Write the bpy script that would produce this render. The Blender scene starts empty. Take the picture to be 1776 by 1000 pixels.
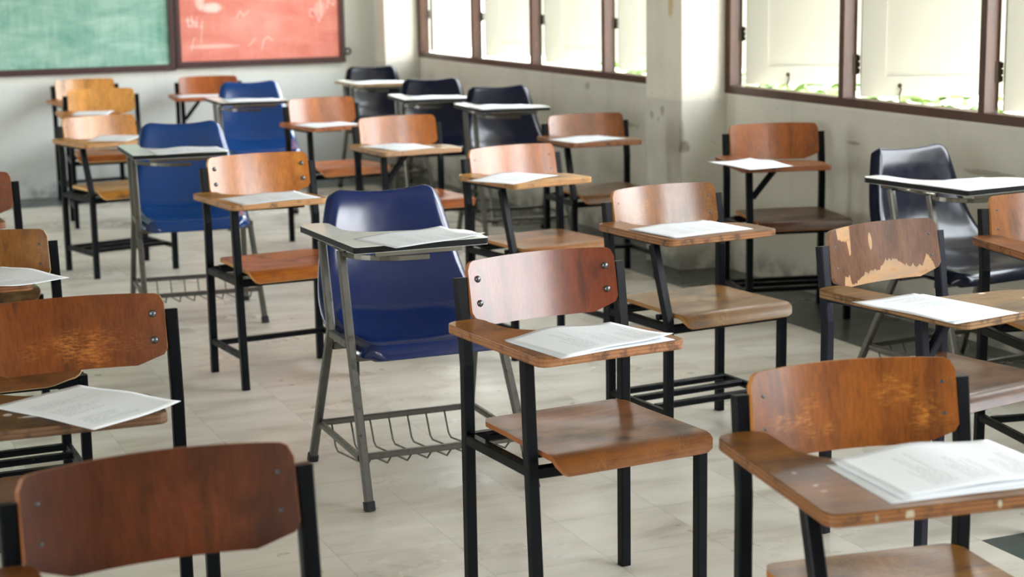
import bpy, bmesh, math, random
from mathutils import Vector, Matrix
SC = bpy.context.scene
COL = SC.collection
sin, cos, pi = math.sin, math.cos, math.pi

# ------------------------------------------------------------------ frame of the room
PSI = 0.40433                                   # the room is turned against the camera
NV = Vector((cos(PSI), sin(PSI), 0)); DV = Vector((-sin(PSI), cos(PSI), 0))
RD, BD = 4.206, 11.644                          # window wall (n), board wall (t)
SILL, CEIL, LW, FW = 0.850, 3.25, -3.9, -4.2    # sill height, ceiling, left wall (n), wall behind the camera (t)
HEAD = 2.35

# ------------------------------------------------------------------ small helpers
def lin(c, a=1.0):
    o = []
    for v in c:
        v = v / 255.0
        o.append(v / 12.92 if v <= 0.04045 else ((v + 0.055) / 1.055) ** 2.4)
    return (o[0], o[1], o[2], a)

def tag(o, label=None, cat=None, group=None, kind=None):
    if label: o['label'] = label
    if cat: o['category'] = cat
    if group: o['group'] = group
    if kind: o['kind'] = kind
    return o

def link(name, bm, mats, parent=None, smooth=False, room=False, recalc=True):
    if recalc: bmesh.ops.recalc_face_normals(bm, faces=bm.faces)
    me = bpy.data.meshes.new(name); bm.to_mesh(me); bm.free()
    for m in (mats if isinstance(mats, (list, tuple)) else [mats]): me.materials.append(m)
    if smooth:
        for p in me.polygons: p.use_smooth = True
    o = bpy.data.objects.new(name, me); COL.objects.link(o)
    if parent: o.parent = parent
    if room: o.rotation_euler.z = PSI
    return o

def empty(name, loc=(0, 0, 0), rz=0.0):
    o = bpy.data.objects.new(name, None); COL.objects.link(o)
    o.location = loc; o.rotation_euler.z = rz; o.empty_display_size = 0.1
    return o

def box(bm, lo, hi, bev=0.0, mi=0):
    r = bmesh.ops.create_cube(bm, size=1.0)
    vs = r['verts']
    for v in vs:
        v.co = Vector(((lo[i] + hi[i]) / 2 + v.co[i] * (hi[i] - lo[i]) for i in range(3)))
    fs = list({f for v in vs for f in v.link_faces})
    for f in fs: f.material_index = mi
    if bev:
        es = list({e for v in vs for e in v.link_edges})
        bmesh.ops.bevel(bm, geom=es, offset=bev, segments=2, affect='EDGES', profile=0.6)
    return bm

def sweep(bm, pts, prof, ref=(1, 0, 0), mi=0, cap=True):
    """sweep a closed 2D profile [(a,b)] along a polyline; a runs along ref made square to the path"""
    pts = [Vector(p) for p in pts]; ref = Vector(ref); rings = []
    n = len(pts)
    for i, p in enumerate(pts):
        d0 = (pts[i] - pts[i - 1]).normalized() if i > 0 else None
        d1 = (pts[i + 1] - pts[i]).normalized() if i < n - 1 else None
        t = (d0 + d1).normalized() if d0 and d1 else (d0 or d1)
        k = 1.0
        if d0 and d1: k = 1.0 / max(0.5, t.dot(d0))
        base = d1 or d0
        u = (ref - ref.dot(base) * base)
        u.normalize()
        w = base.cross(u).normalized()
        ring = []
        for a, b in prof:
            q = u * a + w * b
            # push the point along the path so that it lies in the mitre plane
            q = q - base * (q.dot(t) / max(0.3, base.dot(t)))
            ring.append(bm.verts.new(p + q))
        rings.append(ring)
    m = len(prof)
    for r0, r1 in zip(rings, rings[1:]):
        for j in range(m):
            f = bm.faces.new((r0[j], r0[(j + 1) % m], r1[(j + 1) % m], r1[j])); f.material_index = mi
    if cap:
        f = bm.faces.new(list(reversed(rings[0]))); f.material_index = mi
        f = bm.faces.new(rings[-1]); f.material_index = mi
    return bm

def sq(w, d, c=0.003):
    a, b = w / 2, d / 2
    return [(a - c, -b), (a, -b + c), (a, b - c), (a - c, b), (-a + c, b), (-a, b - c), (-a, -b + c), (-a + c, -b)]

def rd(r, n=8):
    return [(r * cos(2 * pi * i / n), r * sin(2 * pi * i / n)) for i in range(n)]

def bar(name, pts, prof, mat, parent, ref=(1, 0, 0), smooth=False):
    bm = bmesh.new(); sweep(bm, pts, prof, ref)
    return link(name, bm, mat, parent, smooth)

def dome(name, c, nrm, r, h, mat, parent):
    """a low domed bolt or screw head"""
    bm = bmesh.new(); nrm = Vector(nrm).normalized()
    u = nrm.orthogonal().normalized(); w = nrm.cross(u); c = Vector(c)
    rings = []
    for k in range(4):
        a = k / 4 * pi / 2
        rings.append([bm.verts.new(c + nrm * (h * sin(a)) + (u * cos(2 * pi * j / 10) + w * sin(2 * pi * j / 10)) * r * cos(a)) for j in range(10)])
    top = bm.verts.new(c + nrm * h)
    for r0, r1 in zip(rings, rings[1:]):
        for j in range(10): bm.faces.new((r0[j], r0[(j + 1) % 10], r1[(j + 1) % 10], r1[j]))
    for j in range(10): bm.faces.new((rings[-1][j], rings[-1][(j + 1) % 10], top))
    bm.faces.new(list(reversed(rings[0])))
    return link(name, bm, mat, parent, True)

# ------------------------------------------------------------------ node helpers
class NT:
    def __init__(s, name):
        s.m = bpy.data.materials.new(name); s.m.use_nodes = True
        s.t = s.m.node_tree; s.t.nodes.clear()
        s.out = s.t.nodes.new('ShaderNodeOutputMaterial')
        s.p = s.t.nodes.new('ShaderNodeBsdfPrincipled')
        s.t.links.new(s.p.outputs[0], s.out.inputs[0])
        s.tc = s.t.nodes.new('ShaderNodeTexCoord').outputs['Object']
    def set(s, sock, v):
        if isinstance(v, bpy.types.NodeSocket): s.t.links.new(v, sock)
        elif v is not None: sock.default_value = v
    def P(s, **k):
        for n, v in k.items(): s.set(s.p.inputs[n.replace('_', ' ')], v)
    def map(s, scale, loc=(0, 0, 0), rot=(0, 0, 0), v=None):
        n = s.t.nodes.new('ShaderNodeMapping'); s.set(n.inputs['Vector'], v or s.tc)
        n.inputs['Scale'].default_value = scale; n.inputs['Location'].default_value = loc; n.inputs['Rotation'].default_value = rot
        return n.outputs[0]
    def noise(s, v, scale=1.0, detail=3.0, rough=0.55, dist=0.0, col=False):
        n = s.t.nodes.new('ShaderNodeTexNoise'); s.set(n.inputs['Vector'], v)
        n.inputs['Scale'].default_value = scale; n.inputs['Detail'].default_value = detail
        n.inputs['Roughness'].default_value = rough; n.inputs['Distortion'].default_value = dist
        return n.outputs['Color' if col else 'Fac']
    def white(s, v):
        n = s.t.nodes.new('ShaderNodeTexWhiteNoise'); n.noise_dimensions = '3D'; s.set(n.inputs['Vector'], v); return n.outputs['Value']
    def ramp(s, f, stops, mode='LINEAR'):
        n = s.t.nodes.new('ShaderNodeValToRGB'); s.set(n.inputs[0], f); r = n.color_ramp; r.interpolation = mode
        while len(r.elements) < len(stops): r.elements.new(0.5)
        for e, (p, c) in zip(r.elements, stops):
            e.position = p; e.color = c if isinstance(c, (tuple, list)) else (c, c, c, 1)
        return n.outputs[0]
    def math(s, op, a, b=0.0, c=0.0):
        n = s.t.nodes.new('ShaderNodeMath'); n.operation = op
        s.set(n.inputs[0], a); s.set(n.inputs[1], b); s.set(n.inputs[2], c)
        return n.outputs[0]
    def mix(s, f, a, b, mode='MIX'):
        n = s.t.nodes.new('ShaderNodeMix'); n.data_type = 'RGBA'; n.blend_type = mode
        s.set(n.inputs[0], f); s.set(n.inputs[6], a); s.set(n.inputs[7], b)
        return n.outputs[2]
    def sep(s, v=None):
        n = s.t.nodes.new('ShaderNodeSeparateXYZ'); s.set(n.inputs[0], v or s.tc); return n.outputs
    def sstep(s, x, a, b):
        n = s.t.nodes.new('ShaderNodeMapRange'); n.interpolation_type = 'SMOOTHSTEP'
        s.set(n.inputs[0], x); n.inputs[1].default_value = a; n.inputs[2].default_value = b
        return n.outputs[0]
    def curve(s, x, pts):
        n = s.t.nodes.new('ShaderNodeFloatCurve'); s.set(n.inputs[1], x); c = n.mapping.curves[0]
        c.points[0].location = pts[0]; c.points[1].location = pts[-1]
        for p in pts[1:-1]: c.points.new(*p)
        for p in c.points: p.handle_type = 'VECTOR'
        n.mapping.update(); return n.outputs[0]
    def ell(s, cx, cy, cz, rx, ry, rz, soft=0.4, jit=None):
        """a soft-edged spot of its own at a fixed place of the object (a stain, a daub of paint)"""
        X = s.sep()
        t = None
        for q, c, r in ((X[0], cx, rx), (X[1], cy, ry), (X[2], cz, rz)):
            if r is None: continue
            d = s.math('POWER', s.math('ABSOLUTE', s.math('DIVIDE', s.math('SUBTRACT', q, c), r)), 2.0)
            t = d if t is None else s.math('ADD', t, d)
        if jit is not None: t = s.math('ADD', t, jit)
        return s.math('SUBTRACT', 1.0, s.sstep(t, 1.0 - soft, 1.0 + soft))
    def bump(s, h, strength=0.2, dist=0.002):
        n = s.t.nodes.new('ShaderNodeBump'); n.inputs['Strength'].default_value = strength; n.inputs['Distance'].default_value = dist
        s.set(n.inputs['Height'], h); s.set(s.p.inputs['Normal'], n.outputs[0])

def clamp01(c): return tuple(max(0, min(255, v)) for v in c)

def wood(name, light, mid, dark, seed=0.0, grain='z', rough=0.34, worn=0.0, stain=0.0, wornspan=None, spots=None, peel=False, bands=14, coat=0.55):
    bst = lambda q: clamp01((q[0] * 0.97, q[1] * 0.985, q[2] * 0.74))
    light, mid, dark = bst(light), bst(mid), bst(dark)
    N = NT(name)
    k = {'x': (1.2, bands, bands), 'y': (bands, 1.2, bands), 'z': (bands, bands, 1.0)}[grain]
    v = N.map(k, (seed * 3.1, seed * 1.7, seed * 2.3))
    n1 = N.noise(v, 1.0, 3.0, 0.55, 0.6)
    c = N.ramp(n1, [(0.22, lin(dark)), (0.42, lin(mid)), (0.6, lin(mid)), (0.82, lin(light))])
    k2 = {'x': (5, 170, 170), 'y': (170, 5, 170), 'z': (170, 170, 5)}[grain]
    n2 = N.noise(N.map(k2, (seed, seed * 2, 0)), 1.0, 2.0, 0.6)
    c = N.mix(0.55, c, N.ramp(n2, [(0.25, (0.42, 0.40, 0.38, 1)), (0.6, (1, 1, 1, 1))]), 'MULTIPLY')
    bl = N.noise(N.map((5, 5, 5), (seed * 5, 0, seed)), 1.0, 3.0, 0.6)
    mo = N.noise(N.map({'x': (9, 26, 26), 'y': (26, 9, 26), 'z': (26, 26, 6)}[grain], (seed * 2, seed, 0)), 1.0, 5.0, 0.65)
    c = N.mix(0.45 + 0.4 * min(1.0, stain), c, N.ramp(mo, [(0.30, (0.50, 0.44, 0.40, 1)), (0.52, (1, 1, 1, 1)), (0.75, (1.12, 1.10, 1.05, 1))]), 'MULTIPLY')
    bd = N.noise(N.map({'x': (0.4, 7, 7), 'y': (7, 0.4, 7), 'z': (7, 7, 0.4)}[grain], (seed * 4.1, seed, seed)), 1.0, 2.0, 0.5)
    c = N.mix(0.9, c, N.ramp(bd, [(0.34, (0.66, 0.60, 0.56, 1)), (0.5, (0.95, 0.95, 0.95, 1)), (0.68, (1.15, 1.12, 1.05, 1))]), 'MULTIPLY')
    if stain:
        c = N.mix(N.math('MULTIPLY', N.sstep(bl, 0.50, 0.68), stain), c, lin(tuple(q * 0.42 for q in dark)))
    if worn:
        w = N.noise(N.map((7, 7, 7), (seed, 9, seed * 2)), 1.0, 5.0, 0.7)
        f = N.sstep(w, 0.48, 0.66)
        if wornspan:                                    # the rubbed zone of the panel: (cx, cy, cz, rx, ry, rz)
            f = N.math('MULTIPLY', f, N.ell(*wornspan, soft=0.8))
        sc = N.noise(N.map((60, 60, 220) if grain == 'z' else (140, 60, 60), (seed, 2, 0), (0.2, 0.5, 0.3)), 1.0, 2.0, 0.7)
        f = N.math('MULTIPLY', f, N.math('MULTIPLY', N.ramp(sc, [(0.42, 0.05), (0.62, 1.0)]), worn))
        pale = clamp01((light[0] * 1.0 + 6, light[1] * 1.04 + 8, light[2] * 1.05 + 10))
        c = N.mix(f, c, lin(pale))
    if peel:                                            # veneer torn away along the lower edge and the upper left corner
        X = N.sep()
        jit = N.math('MULTIPLY', N.math('SUBTRACT', N.noise(N.map((95, 1, 14), (seed, 0, 0)), 1.0, 3.0, 0.7), 0.5), 0.034)
        u = N.math('DIVIDE', N.math('ADD', X[0], 0.195), 0.39)
        low = N.curve(u, [(0, 0), (0.12, 0.0), (0.135, 0.34), (0.19, 0.30), (0.205, 0.0), (0.25, 0.02), (0.36, 0.30), (0.50, 0.34), (0.57, 0.60), (0.66, 0.52), (0.76, 0.30), (0.86, 0.32), (0.90, 0.62), (0.94, 0.40), (0.97, 0.0), (1, 0)])
        hi = N.curve(u, [(0, 0), (0.09, 0.0), (0.10, 0.24), (0.17, 0.36), (0.20, 0.34), (0.215, 0.74), (0.235, 0.62), (0.245, 0.0), (1, 0)])
        d1 = N.math('SUBTRACT', N.math('ADD', N.math('MULTIPLY', low, 0.085), N.math('ADD', jit, 0.640)), X[2])
        d2 = N.math('SUBTRACT', X[2], N.math('SUBTRACT', N.math('ADD', 0.787, jit), N.math('MULTIPLY', hi, 0.10)))
        m = N.math('MAXIMUM', N.sstep(d1, -0.0012, 0.0012), N.math('MULTIPLY', N.sstep(d2, -0.0012, 0.0012), N.sstep(hi, 0.02, 0.1)))
        m = N.math('MAXIMUM', m, N.ell(-0.022, 0, 0.742, 0.0065, None, 0.022, 0.2, N.math('MULTIPLY', jit, 12)))
        pc = N.ramp(N.noise(N.map((14, 1, 40), (seed, 0, 3)), 1.0, 3), [(0.3, lin((150, 126, 100))), (0.55, lin((174, 136, 96))), (0.75, lin((150, 98, 54)))])
        c = N.mix(m, c, pc)
    if spots:
        for (cx, cy, cz, rx, ry, rz, colr) in spots:
            c = N.mix(N.math('MULTIPLY', N.ell(cx, cy, cz, rx, ry, rz, 0.35, N.math('MULTIPLY', N.math('SUBTRACT', N.noise(N.map((90, 90, 90)), 1.0, 3), 0.5), 2.4)), 0.9), c, lin(colr))
    N.P(Base_Color=c, Roughness=N.ramp(bl, [(0.3, rough - 0.06), (0.75, rough + 0.12)]))
    N.p.inputs['Specular IOR Level'].default_value = 0.15
    N.p.inputs['Coat Weight'].default_value = coat; N.p.inputs['Coat Roughness'].default_value = 0.19; N.p.inputs['Coat IOR'].default_value = 1.6
    N.bump(n2, 0.12, 0.0006)
    return N.m

def ply(name, light, dark, seed=0.0, spots=None):
    N = NT(name); X = N.sep()
    wob = N.noise(N.map((9, 9, 60), (seed, 0, 0)), 1.0, 3.0)
    st = N.math('SINE', N.math('ADD', N.math('MULTIPLY', X[2], 2 * pi / 0.0078), N.math('MULTIPLY', wob, 5.0)))
    c = N.ramp(N.math('MULTIPLY_ADD', st, 0.5, 0.5), [(0.1, lin(tuple((p + q) / 2 for p, q in zip(light, dark)))), (0.7, lin(light))])
    b = N.noise(N.map((24, 24, 24), (seed, seed, 0)), 1.0, 4.0, 0.65)
    c = N.mix(N.math('MULTIPLY', N.sstep(b, 0.50, 0.66), 0.7), c, lin(tuple(q * 0.45 for q in dark)))
    if spots:
        for (cx, cy, cz, rx, ry, rz, colr) in spots:
            c = N.mix(N.ell(cx, cy, cz, rx, ry, rz, 0.4, N.math('MULTIPLY', N.math('SUBTRACT', N.noise(N.map((180, 180, 180)), 1.0, 3), 0.5), 3.0)), c, lin(colr))
    N.P(Base_Color=c, Roughness=0.5)
    return N.m

def paint_metal(name, col, rough=0.38, chips=0.5):
    N = NT(name)
    n = N.noise(N.map((70, 70, 70)), 1.0, 4.0, 0.7)
    c = N.mix(N.math('MULTIPLY', N.sstep(n, 0.66, 0.72), chips), lin(col), lin((96, 66, 50)))
    N.P(Base_Color=c, Roughness=N.ramp(N.noise(N.map((18, 18, 8)), 1.0, 3), [(0.3, rough - 0.06), (0.7, rough + 0.14)]))
    N.p.inputs['Specular IOR Level'].default_value = 0.12
    return N.m

def steel(name, col, rough=0.32):
    N = NT(name)
    n = N.noise(N.map((60, 60, 25)), 1.0, 4.0, 0.7)
    c = N.mix(N.math('MULTIPLY', N.sstep(n, 0.56, 0.70), 0.55), lin(col), lin((92, 78, 66)))
    N.P(Base_Color=c, Metallic=0.85, Roughness=N.ramp(n, [(0.35, rough), (0.7, rough + 0.22)]))
    return N.m

def plain(name, col, rough=0.5, spec=0.5, metal=0.0, var=0.0, coat=0.0):
    N = NT(name)
    c = lin(col)
    if var:
        n = N.noise(N.map((6, 6, 6)), 1.0, 4.0)
        c = N.mix(N.math('MULTIPLY', n, var), c, lin(tuple(q * 0.6 for q in col)))
    N.P(Base_Color=c, Roughness=rough, Metallic=metal)
    N.p.inputs['Specular IOR Level'].default_value = spec
    N.p.inputs['Coat Weight'].default_value = coat; N.p.inputs['Coat Roughness'].default_value = 0.08
    return N.m

# ------------------------------------------------------------------ shared materials
M_BLACK = paint_metal('black_paint', (8, 11, 15), 0.34)
M_BLACK2 = paint_metal('dark_grey_paint', (34, 36, 44), 0.42, 0.6)
M_STEEL = steel('worn_steel', (104, 103, 98), 0.27)
M_CHROME = plain('chrome', (150, 148, 140), 0.2, 0.5, 1.0, 0.4)
M_BOLT = plain('bolt_steel', (105, 108, 112), 0.32, 0.5, 0.8)
M_SCREW = plain('screw_steel', (66, 74, 78), 0.4, 0.5, 0.6)
M_RUBBER = plain('black_rubber', (22, 24, 26), 0.7)
M_LAMBLK = plain('black_edge_band', (9, 11, 14), 0.5, 0.25)

def laminate():
    N = NT('cream_laminate')
    n = N.noise(N.map((9, 9, 9)), 1.0, 4.0)
    N.P(Base_Color=N.ramp(n, [(0.3, lin((222, 225, 216))), (0.7, lin((236, 238, 230)))]), Roughness=0.26)
    return N.m
M_LAM = laminate()

def shellmat(name, col, spec=0.55):
    N = NT(name)
    n = N.noise(N.map((4, 4, 4)), 1.0, 4.0)
    N.P(Base_Color=N.ramp(n, [(0.3, lin(tuple(q * 0.85 for q in col))), (0.7, lin(col))]), Roughness=N.ramp(N.noise(N.map((30, 30, 30)), 1.0, 4), [(0.35, 0.15), (0.7, 0.23)]))
    N.p.inputs['Specular IOR Level'].default_value = spec
    N.p.inputs['Coat Weight'].default_value = 0.38 if spec > 0.4 else 0.15; N.p.inputs['Coat Roughness'].default_value = 0.12; N.p.inputs['Coat IOR'].default_value = 1.6
    f = N.noise(N.map((220, 220, 220)), 1.0, 1.0)
    N.bump(f, 0.05, 0.0004)
    return N.m
M_BLUE = shellmat('blue_plastic', (2, 31, 88))
M_BLUE2 = shellmat('bright_blue_plastic', (1, 56, 118))
M_NAVY = shellmat('navy_plastic', (5, 11, 32), 0.3)

def papermat():
    N = NT('printed_paper')
    X = N.sep()
    # the sheet's own axes: x along the long side (297 mm), y along the short side
    row = N.math('FLOOR', N.math('DIVIDE', X[0], 0.0062))
    fr = N.math('FRACT', N.math('DIVIDE', X[0], 0.0062))
    ln = N.math('MULTIPLY', N.math('GREATER_THAN', fr, 0.35), N.math('LESS_THAN', fr, 0.72))
    wd = N.noise(N.map((160, 420, 1)), 1.0, 1.0)
    ln = N.math('MULTIPLY', ln, N.ramp(wd, [(0.42, 0.0), (0.5, 1.0)]))
    cmb = N.t.nodes.new('ShaderNodeCombineXYZ'); N.set(cmb.inputs[0], row)
    rl = N.white(cmb.outputs[0])
    end = N.math('SUBTRACT', N.math('MULTIPLY', rl, 0.12), 0.045)
    ln = N.math('MULTIPLY', ln, N.math('LESS_THAN', X[1], end))
    ln = N.math('MULTIPLY', ln, N.math('GREATER_THAN', X[1], -0.078))
    body = N.math('MULTIPLY', N.math('GREATER_THAN', X[0], -0.105), N.math('LESS_THAN', X[0], 0.118))
    par = N.math('GREATER_THAN', N.noise(N.map((26, 0.2, 1), (3, 0, 0)), 1.0, 0.0), 0.44)
    ln = N.math('MULTIPLY', ln, N.math('MULTIPLY', body, par))
    c = N.mix(N.math('MULTIPLY', ln, 0.46), lin((230, 235, 240)), lin((104, 112, 120)))
    N.P(Base_Color=c, Roughness=0.55)
    N.p.inputs['Specular IOR Level'].default_value = 0.25
    return N.m
M_PAPER = papermat()

# ------------------------------------------------------------------ parts of a wooden chair
def curved_panel(name, outline, front, thick, mats, parent, nu=28, nv=10):
    """outline(u)->(lo,hi) in v; front(u,v)->(point, outward normal). Front sheet, back sheet and a ply edge."""
    bm = bmesh.new(); us = [-cos(pi * i / nu) * 0.5 + (-1 + 2 * i / nu) * 0.5 for i in range(nu + 1)]
    F, B = [], []
    for u in us:
        lo, hi = outline(u); rf, rb = [], []
        for j in range(nv + 1):
            v = lo + (hi - lo) * j / nv
            p, n = front(u, v); p = Vector(p); n = Vector(n).normalized()
            rf.append(bm.verts.new(p)); rb.append(bm.verts.new(p - n * thick))
        F.append(rf); B.append(rb)
    def quad(a, b, c, d, mi, sm):
        f = bm.faces.new((a, b, c, d)); f.material_index = mi; f.smooth = sm
    for i in range(nu):
        for j in range(nv):
            quad(F[i][j], F[i + 1][j], F[i + 1][j + 1], F[i][j + 1], 0, True)
            quad(B[i][j + 1], B[i + 1][j + 1], B[i + 1][j], B[i][j], 0, True)
        quad(F[i + 1][0], F[i][0], B[i][0], B[i + 1][0], 1, False)
        quad(F[i][nv], F[i + 1][nv], B[i + 1][nv], B[i][nv], 1, False)
    for j in range(nv):
        quad(F[0][j], F[0][j + 1], B[0][j + 1], B[0][j], 1, False)
        quad(F[nu][j + 1], F[nu][j], B[nu][j], B[nu][j + 1], 1, False)
    me_edges = [e for e in bm.edges if len(e.link_faces) == 2 and e.link_faces[0].material_index != e.link_faces[1].material_index]
    for e in me_edges: e.smooth = False
    o = link(name, bm, mats, parent, recalc=True)
    return o

PW, YR, YF, LEAN, TUBE = 0.211, 0.164, -0.168, 0.024, 0.026
ZBEND = 0.56
def lean(z): return LEAN * (z - ZBEND) / 0.18
def rounded(u, hw, r):
    """how far a corner of radius r cuts in at u (-1..1) on a panel of half width hw"""
    d = hw * (1 - abs(u))
    if d >= r: return 0.0
    return r - math.sqrt(max(0.0, r * r - (r - d) ** 2))

def backrest(parent, z0, z1, mats, sag=0.036):
    hw = 0.195
    def outline(u):
        d = hw * (1 - abs(u))
        lo = z0 - 0.024 * min(1.0, max(0.0, (d) / 0.062)) + rounded(u, hw, 0.010)
        hi = z1 - rounded(u, hw, 0.020) + 0.004 * (1 - u * u)
        return lo, hi
    def front(u, v):
        y = YR - 0.017 + lean(v) + 0.07 * (v - 0.715) + sag * (1 - u * u)
        return (u * hw, y, v), (-2 * sag * u / hw, -1, 0.19)
    return curved_panel('backrest', outline, front, 0.011, mats, parent)

def seat_mesh(parent, zs, x0, x1, mats, broken=False):
    yb, yf = 0.160, -0.253
    cx, hw = (x0 + x1) / 2, (x1 - x0) / 2
    def front_pt(u, s):
        # s 0..1 from the back edge to the lip
        L = (yb - yf)
        y = yb - L * s
        z = zs
        d = (y - yf)
        if d < 0.060:
            a = (0.060 - d) / 0.060
            z -= 0.036 * a * a
            y = yf + d * 1.0 + 0.012 * a * (a)
        z -= 0.007 * max(0, 1 - (u / 0.8) ** 2) * max(0.0, 1 - ((y - 0.02) / 0.13) ** 2)
        widen = 1.0 + 0.05 * min(1, max(0, (s - 0.3) / 0.6))
        return Vector((cx + u * hw * widen, y, z))
    def outline(u):
        lo = rounded(u, hw, 0.03) / 0.413; hi = 1 - rounded(u, hw, 0.028) / 0.413
        if broken and u > 0.55: hi -= 0.055 * (u - 0.55) / 0.45 + 0.012 * sin(u * 40) * (u - 0.55)
        return lo, hi
    def front(u, s):
        p = front_pt(u, s); q = front_pt(u, s + 0.01); t = q - p
        n = Vector((1, 0, 0)).cross(t)
        if n.z < 0 and abs(n.z) > abs(n.y) * 0.2: n = -n
        if n.y > 0 and abs(n.y) > abs(n.z): n = -n
        return p, n
    return curved_panel('seat', outline, front, 0.012, mats, parent, 20, 26)

def arc(c, r, a0, a1, n=5):
    return [(c[0] + r * cos(a0 + (a1 - a0) * i / n), c[1] + r * sin(a0 + (a1 - a0) * i / n)) for i in range(n + 1)]

def bez(p0, p1, p2, n=7):
    return [((1 - t) ** 2 * p0[0] + 2 * t * (1 - t) * p1[0] + t * t * p2[0], (1 - t) ** 2 * p0[1] + 2 * t * (1 - t) * p1[1] + t * t * p2[1]) for t in [i / n for i in range(n + 1)]]

def tablet_outline(xl, xf, yr_, yf_, xr, r=0.022, arm=0.092):
    """L-shaped writing tablet: arm on the sitter's right, panel across the front"""
    P = []
    P += arc((xf + r, yf_ + r), r, pi, 1.5 * pi)                 # front corner by the post
    P += arc((xr - r, yf_ + r), r, 1.5 * pi, 2 * pi)             # front corner at the free end
    yp = yf_ + 0.14
    P += bez((xr, yp - 0.02), (xr - 0.006, yp + 0.055), (xr - 0.09, yp + 0.070))
    P += bez((xl + arm + 0.10, yp + 0.098), (xl + arm + 0.012, yp + 0.115), (xl + arm, yp + 0.20), 8)
    P += arc((xl + arm - 0.03, yr_ - 0.03), 0.03, 0, pi / 2)
    P += arc((xl + 0.035, yr_ - 0.035), 0.035, pi / 2, pi)
    out = []
    for p in P:
        if not out or (abs(p[0] - out[-1][0]) + abs(p[1] - out[-1][1])) > 0.002: out.append(p)
    return out

def slab(name, outline, ztop, thick, mats, parent, bev=0.0022):
    bm = bmesh.new()
    top = [bm.verts.new((x, y, ztop)) for x, y in outline]
    f = bm.faces.new(top)
    if f.normal.z < 0: f.normal_flip()
    r = bmesh.ops.extrude_face_region(bm, geom=[f])
    for v in r['geom']:
        if isinstance(v, bmesh.types.BMVert): v.co.z = ztop - thick
    bm.normal_update()
    for q in bm.faces: q.material_index = 0 if abs(q.normal.z) > 0.9 else 1
    es = [e for e in bm.edges if len(e.link_faces) == 2 and abs(abs(e.link_faces[0].normal.z) - abs(e.link_faces[1].normal.z)) > 0.5]
    bmesh.ops.bevel(bm, geom=es, offset=bev, segments=2, affect='EDGES', profile=0.5)
    return link(name, bm, mats, parent)

PAL = {  # light, mid, dark of each chair's backrest
 'W1': ((158, 80, 46), (120, 52, 30), (60, 25, 16)), 'W2': ((220, 148, 84), (198, 118, 60), (150, 78, 38)),
 'W3': ((168, 108, 56), (140, 84, 42), (90, 50, 26)), 'W4': ((184, 108, 50), (150, 84, 36), (96, 50, 22)),
 'W5': ((136, 94, 78), (106, 68, 56), (64, 40, 34)), 'W6': ((186, 104, 50), (152, 80, 36), (92, 46, 22)),
 'W7': ((170, 98, 54), (142, 78, 40), (92, 50, 26)), 'W8': ((200, 122, 64), (174, 96, 46), (118, 62, 30)),
 'W9': ((212, 134, 72), (186, 104, 50), (128, 68, 34)), 'W10': ((204, 128, 78), (176, 98, 56), (116, 62, 36)),
 'W11': ((238, 174, 120), (220, 146, 92), (168, 100, 58)), 'W12': ((246, 188, 138), (234, 164, 110), (200, 130, 82)),
 'W13': ((240, 182, 128), (224, 154, 100), (178, 112, 68)), 'W14': ((202, 116, 68), (174, 90, 48), (112, 56, 30)),
 'W15': ((150, 80, 48), (118, 58, 36), (72, 36, 22)), 'W16': ((164, 110, 60), (134, 84, 42), (88, 50, 28)),
 'W17': ((160, 90, 42), (124, 64, 30), (72, 36, 18)), 'W18': ((122, 60, 36), (92, 44, 26), (54, 26, 16)),
 'W19': ((190, 122, 66), (164, 96, 48), (108, 60, 30))}
SEATC = {  # light, mid, dark of each seat
 'W1': ((176, 112, 68), (140, 84, 50), (70, 42, 30)), 'W2': ((208, 124, 62), (182, 100, 48), (116, 58, 28)),
 'W3': ((176, 132, 84), (140, 96, 56), (84, 50, 34)), 'W4': ((184, 128, 66), (146, 96, 46), (80, 48, 26)),
 'W5': ((146, 98, 66), (116, 74, 52), (70, 42, 34)), 'W6': ((120, 76, 46), (94, 56, 34), (54, 32, 22)),
 'W7': ((140, 96, 62), (110, 70, 44), (64, 38, 26)), 'W8': ((190, 130, 82), (158, 98, 58), (100, 56, 34)),
 'W9': ((206, 116, 66), (182, 94, 50), (118, 54, 30)), 'W10': ((208, 126, 76), (184, 102, 56), (122, 62, 36)),
 'W11': ((214, 156, 92), (186, 122, 64), (130, 76, 40)), 'W12': ((210, 130, 78), (184, 102, 58), (126, 62, 34)),
 'W13': ((200, 130, 78), (176, 102, 56), (120, 62, 34)), 'W14': ((200, 120, 72), (170, 92, 52), (112, 58, 32)),
 'W15': ((150, 118, 100), (122, 92, 76), (76, 54, 46)), 'W16': ((150, 96, 66), (120, 72, 50), (76, 44, 32)),
 'W17': ((150, 92, 56), (122, 68, 40), (72, 38, 24)), 'W18': ((150, 110, 70), (122, 84, 50), (74, 46, 30)),
 'W19': ((160, 104, 62), (130, 78, 46), (80, 46, 28))}
TABC = {'W2': ((206, 156, 108), (184, 130, 86), (140, 92, 56)), 'W8': ((206, 156, 106), (180, 128, 82), (132, 88, 54)), 'W11': ((214, 164, 112), (190, 138, 88), (140, 96, 58)),
        'W1': ((178, 124, 84), (160, 104, 68), (128, 78, 48)), 'W4': ((158, 104, 58), (126, 80, 44), (78, 48, 30)),
        'W5': ((158, 122, 84), (130, 94, 62), (84, 58, 42)), 'W17': ((116, 84, 60), (92, 66, 46), (60, 42, 30)),
        'W9': ((200, 160, 134), (178, 136, 110), (136, 94, 72)), 'W3': ((180, 128, 86), (150, 98, 60), (98, 58, 36))}

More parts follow.
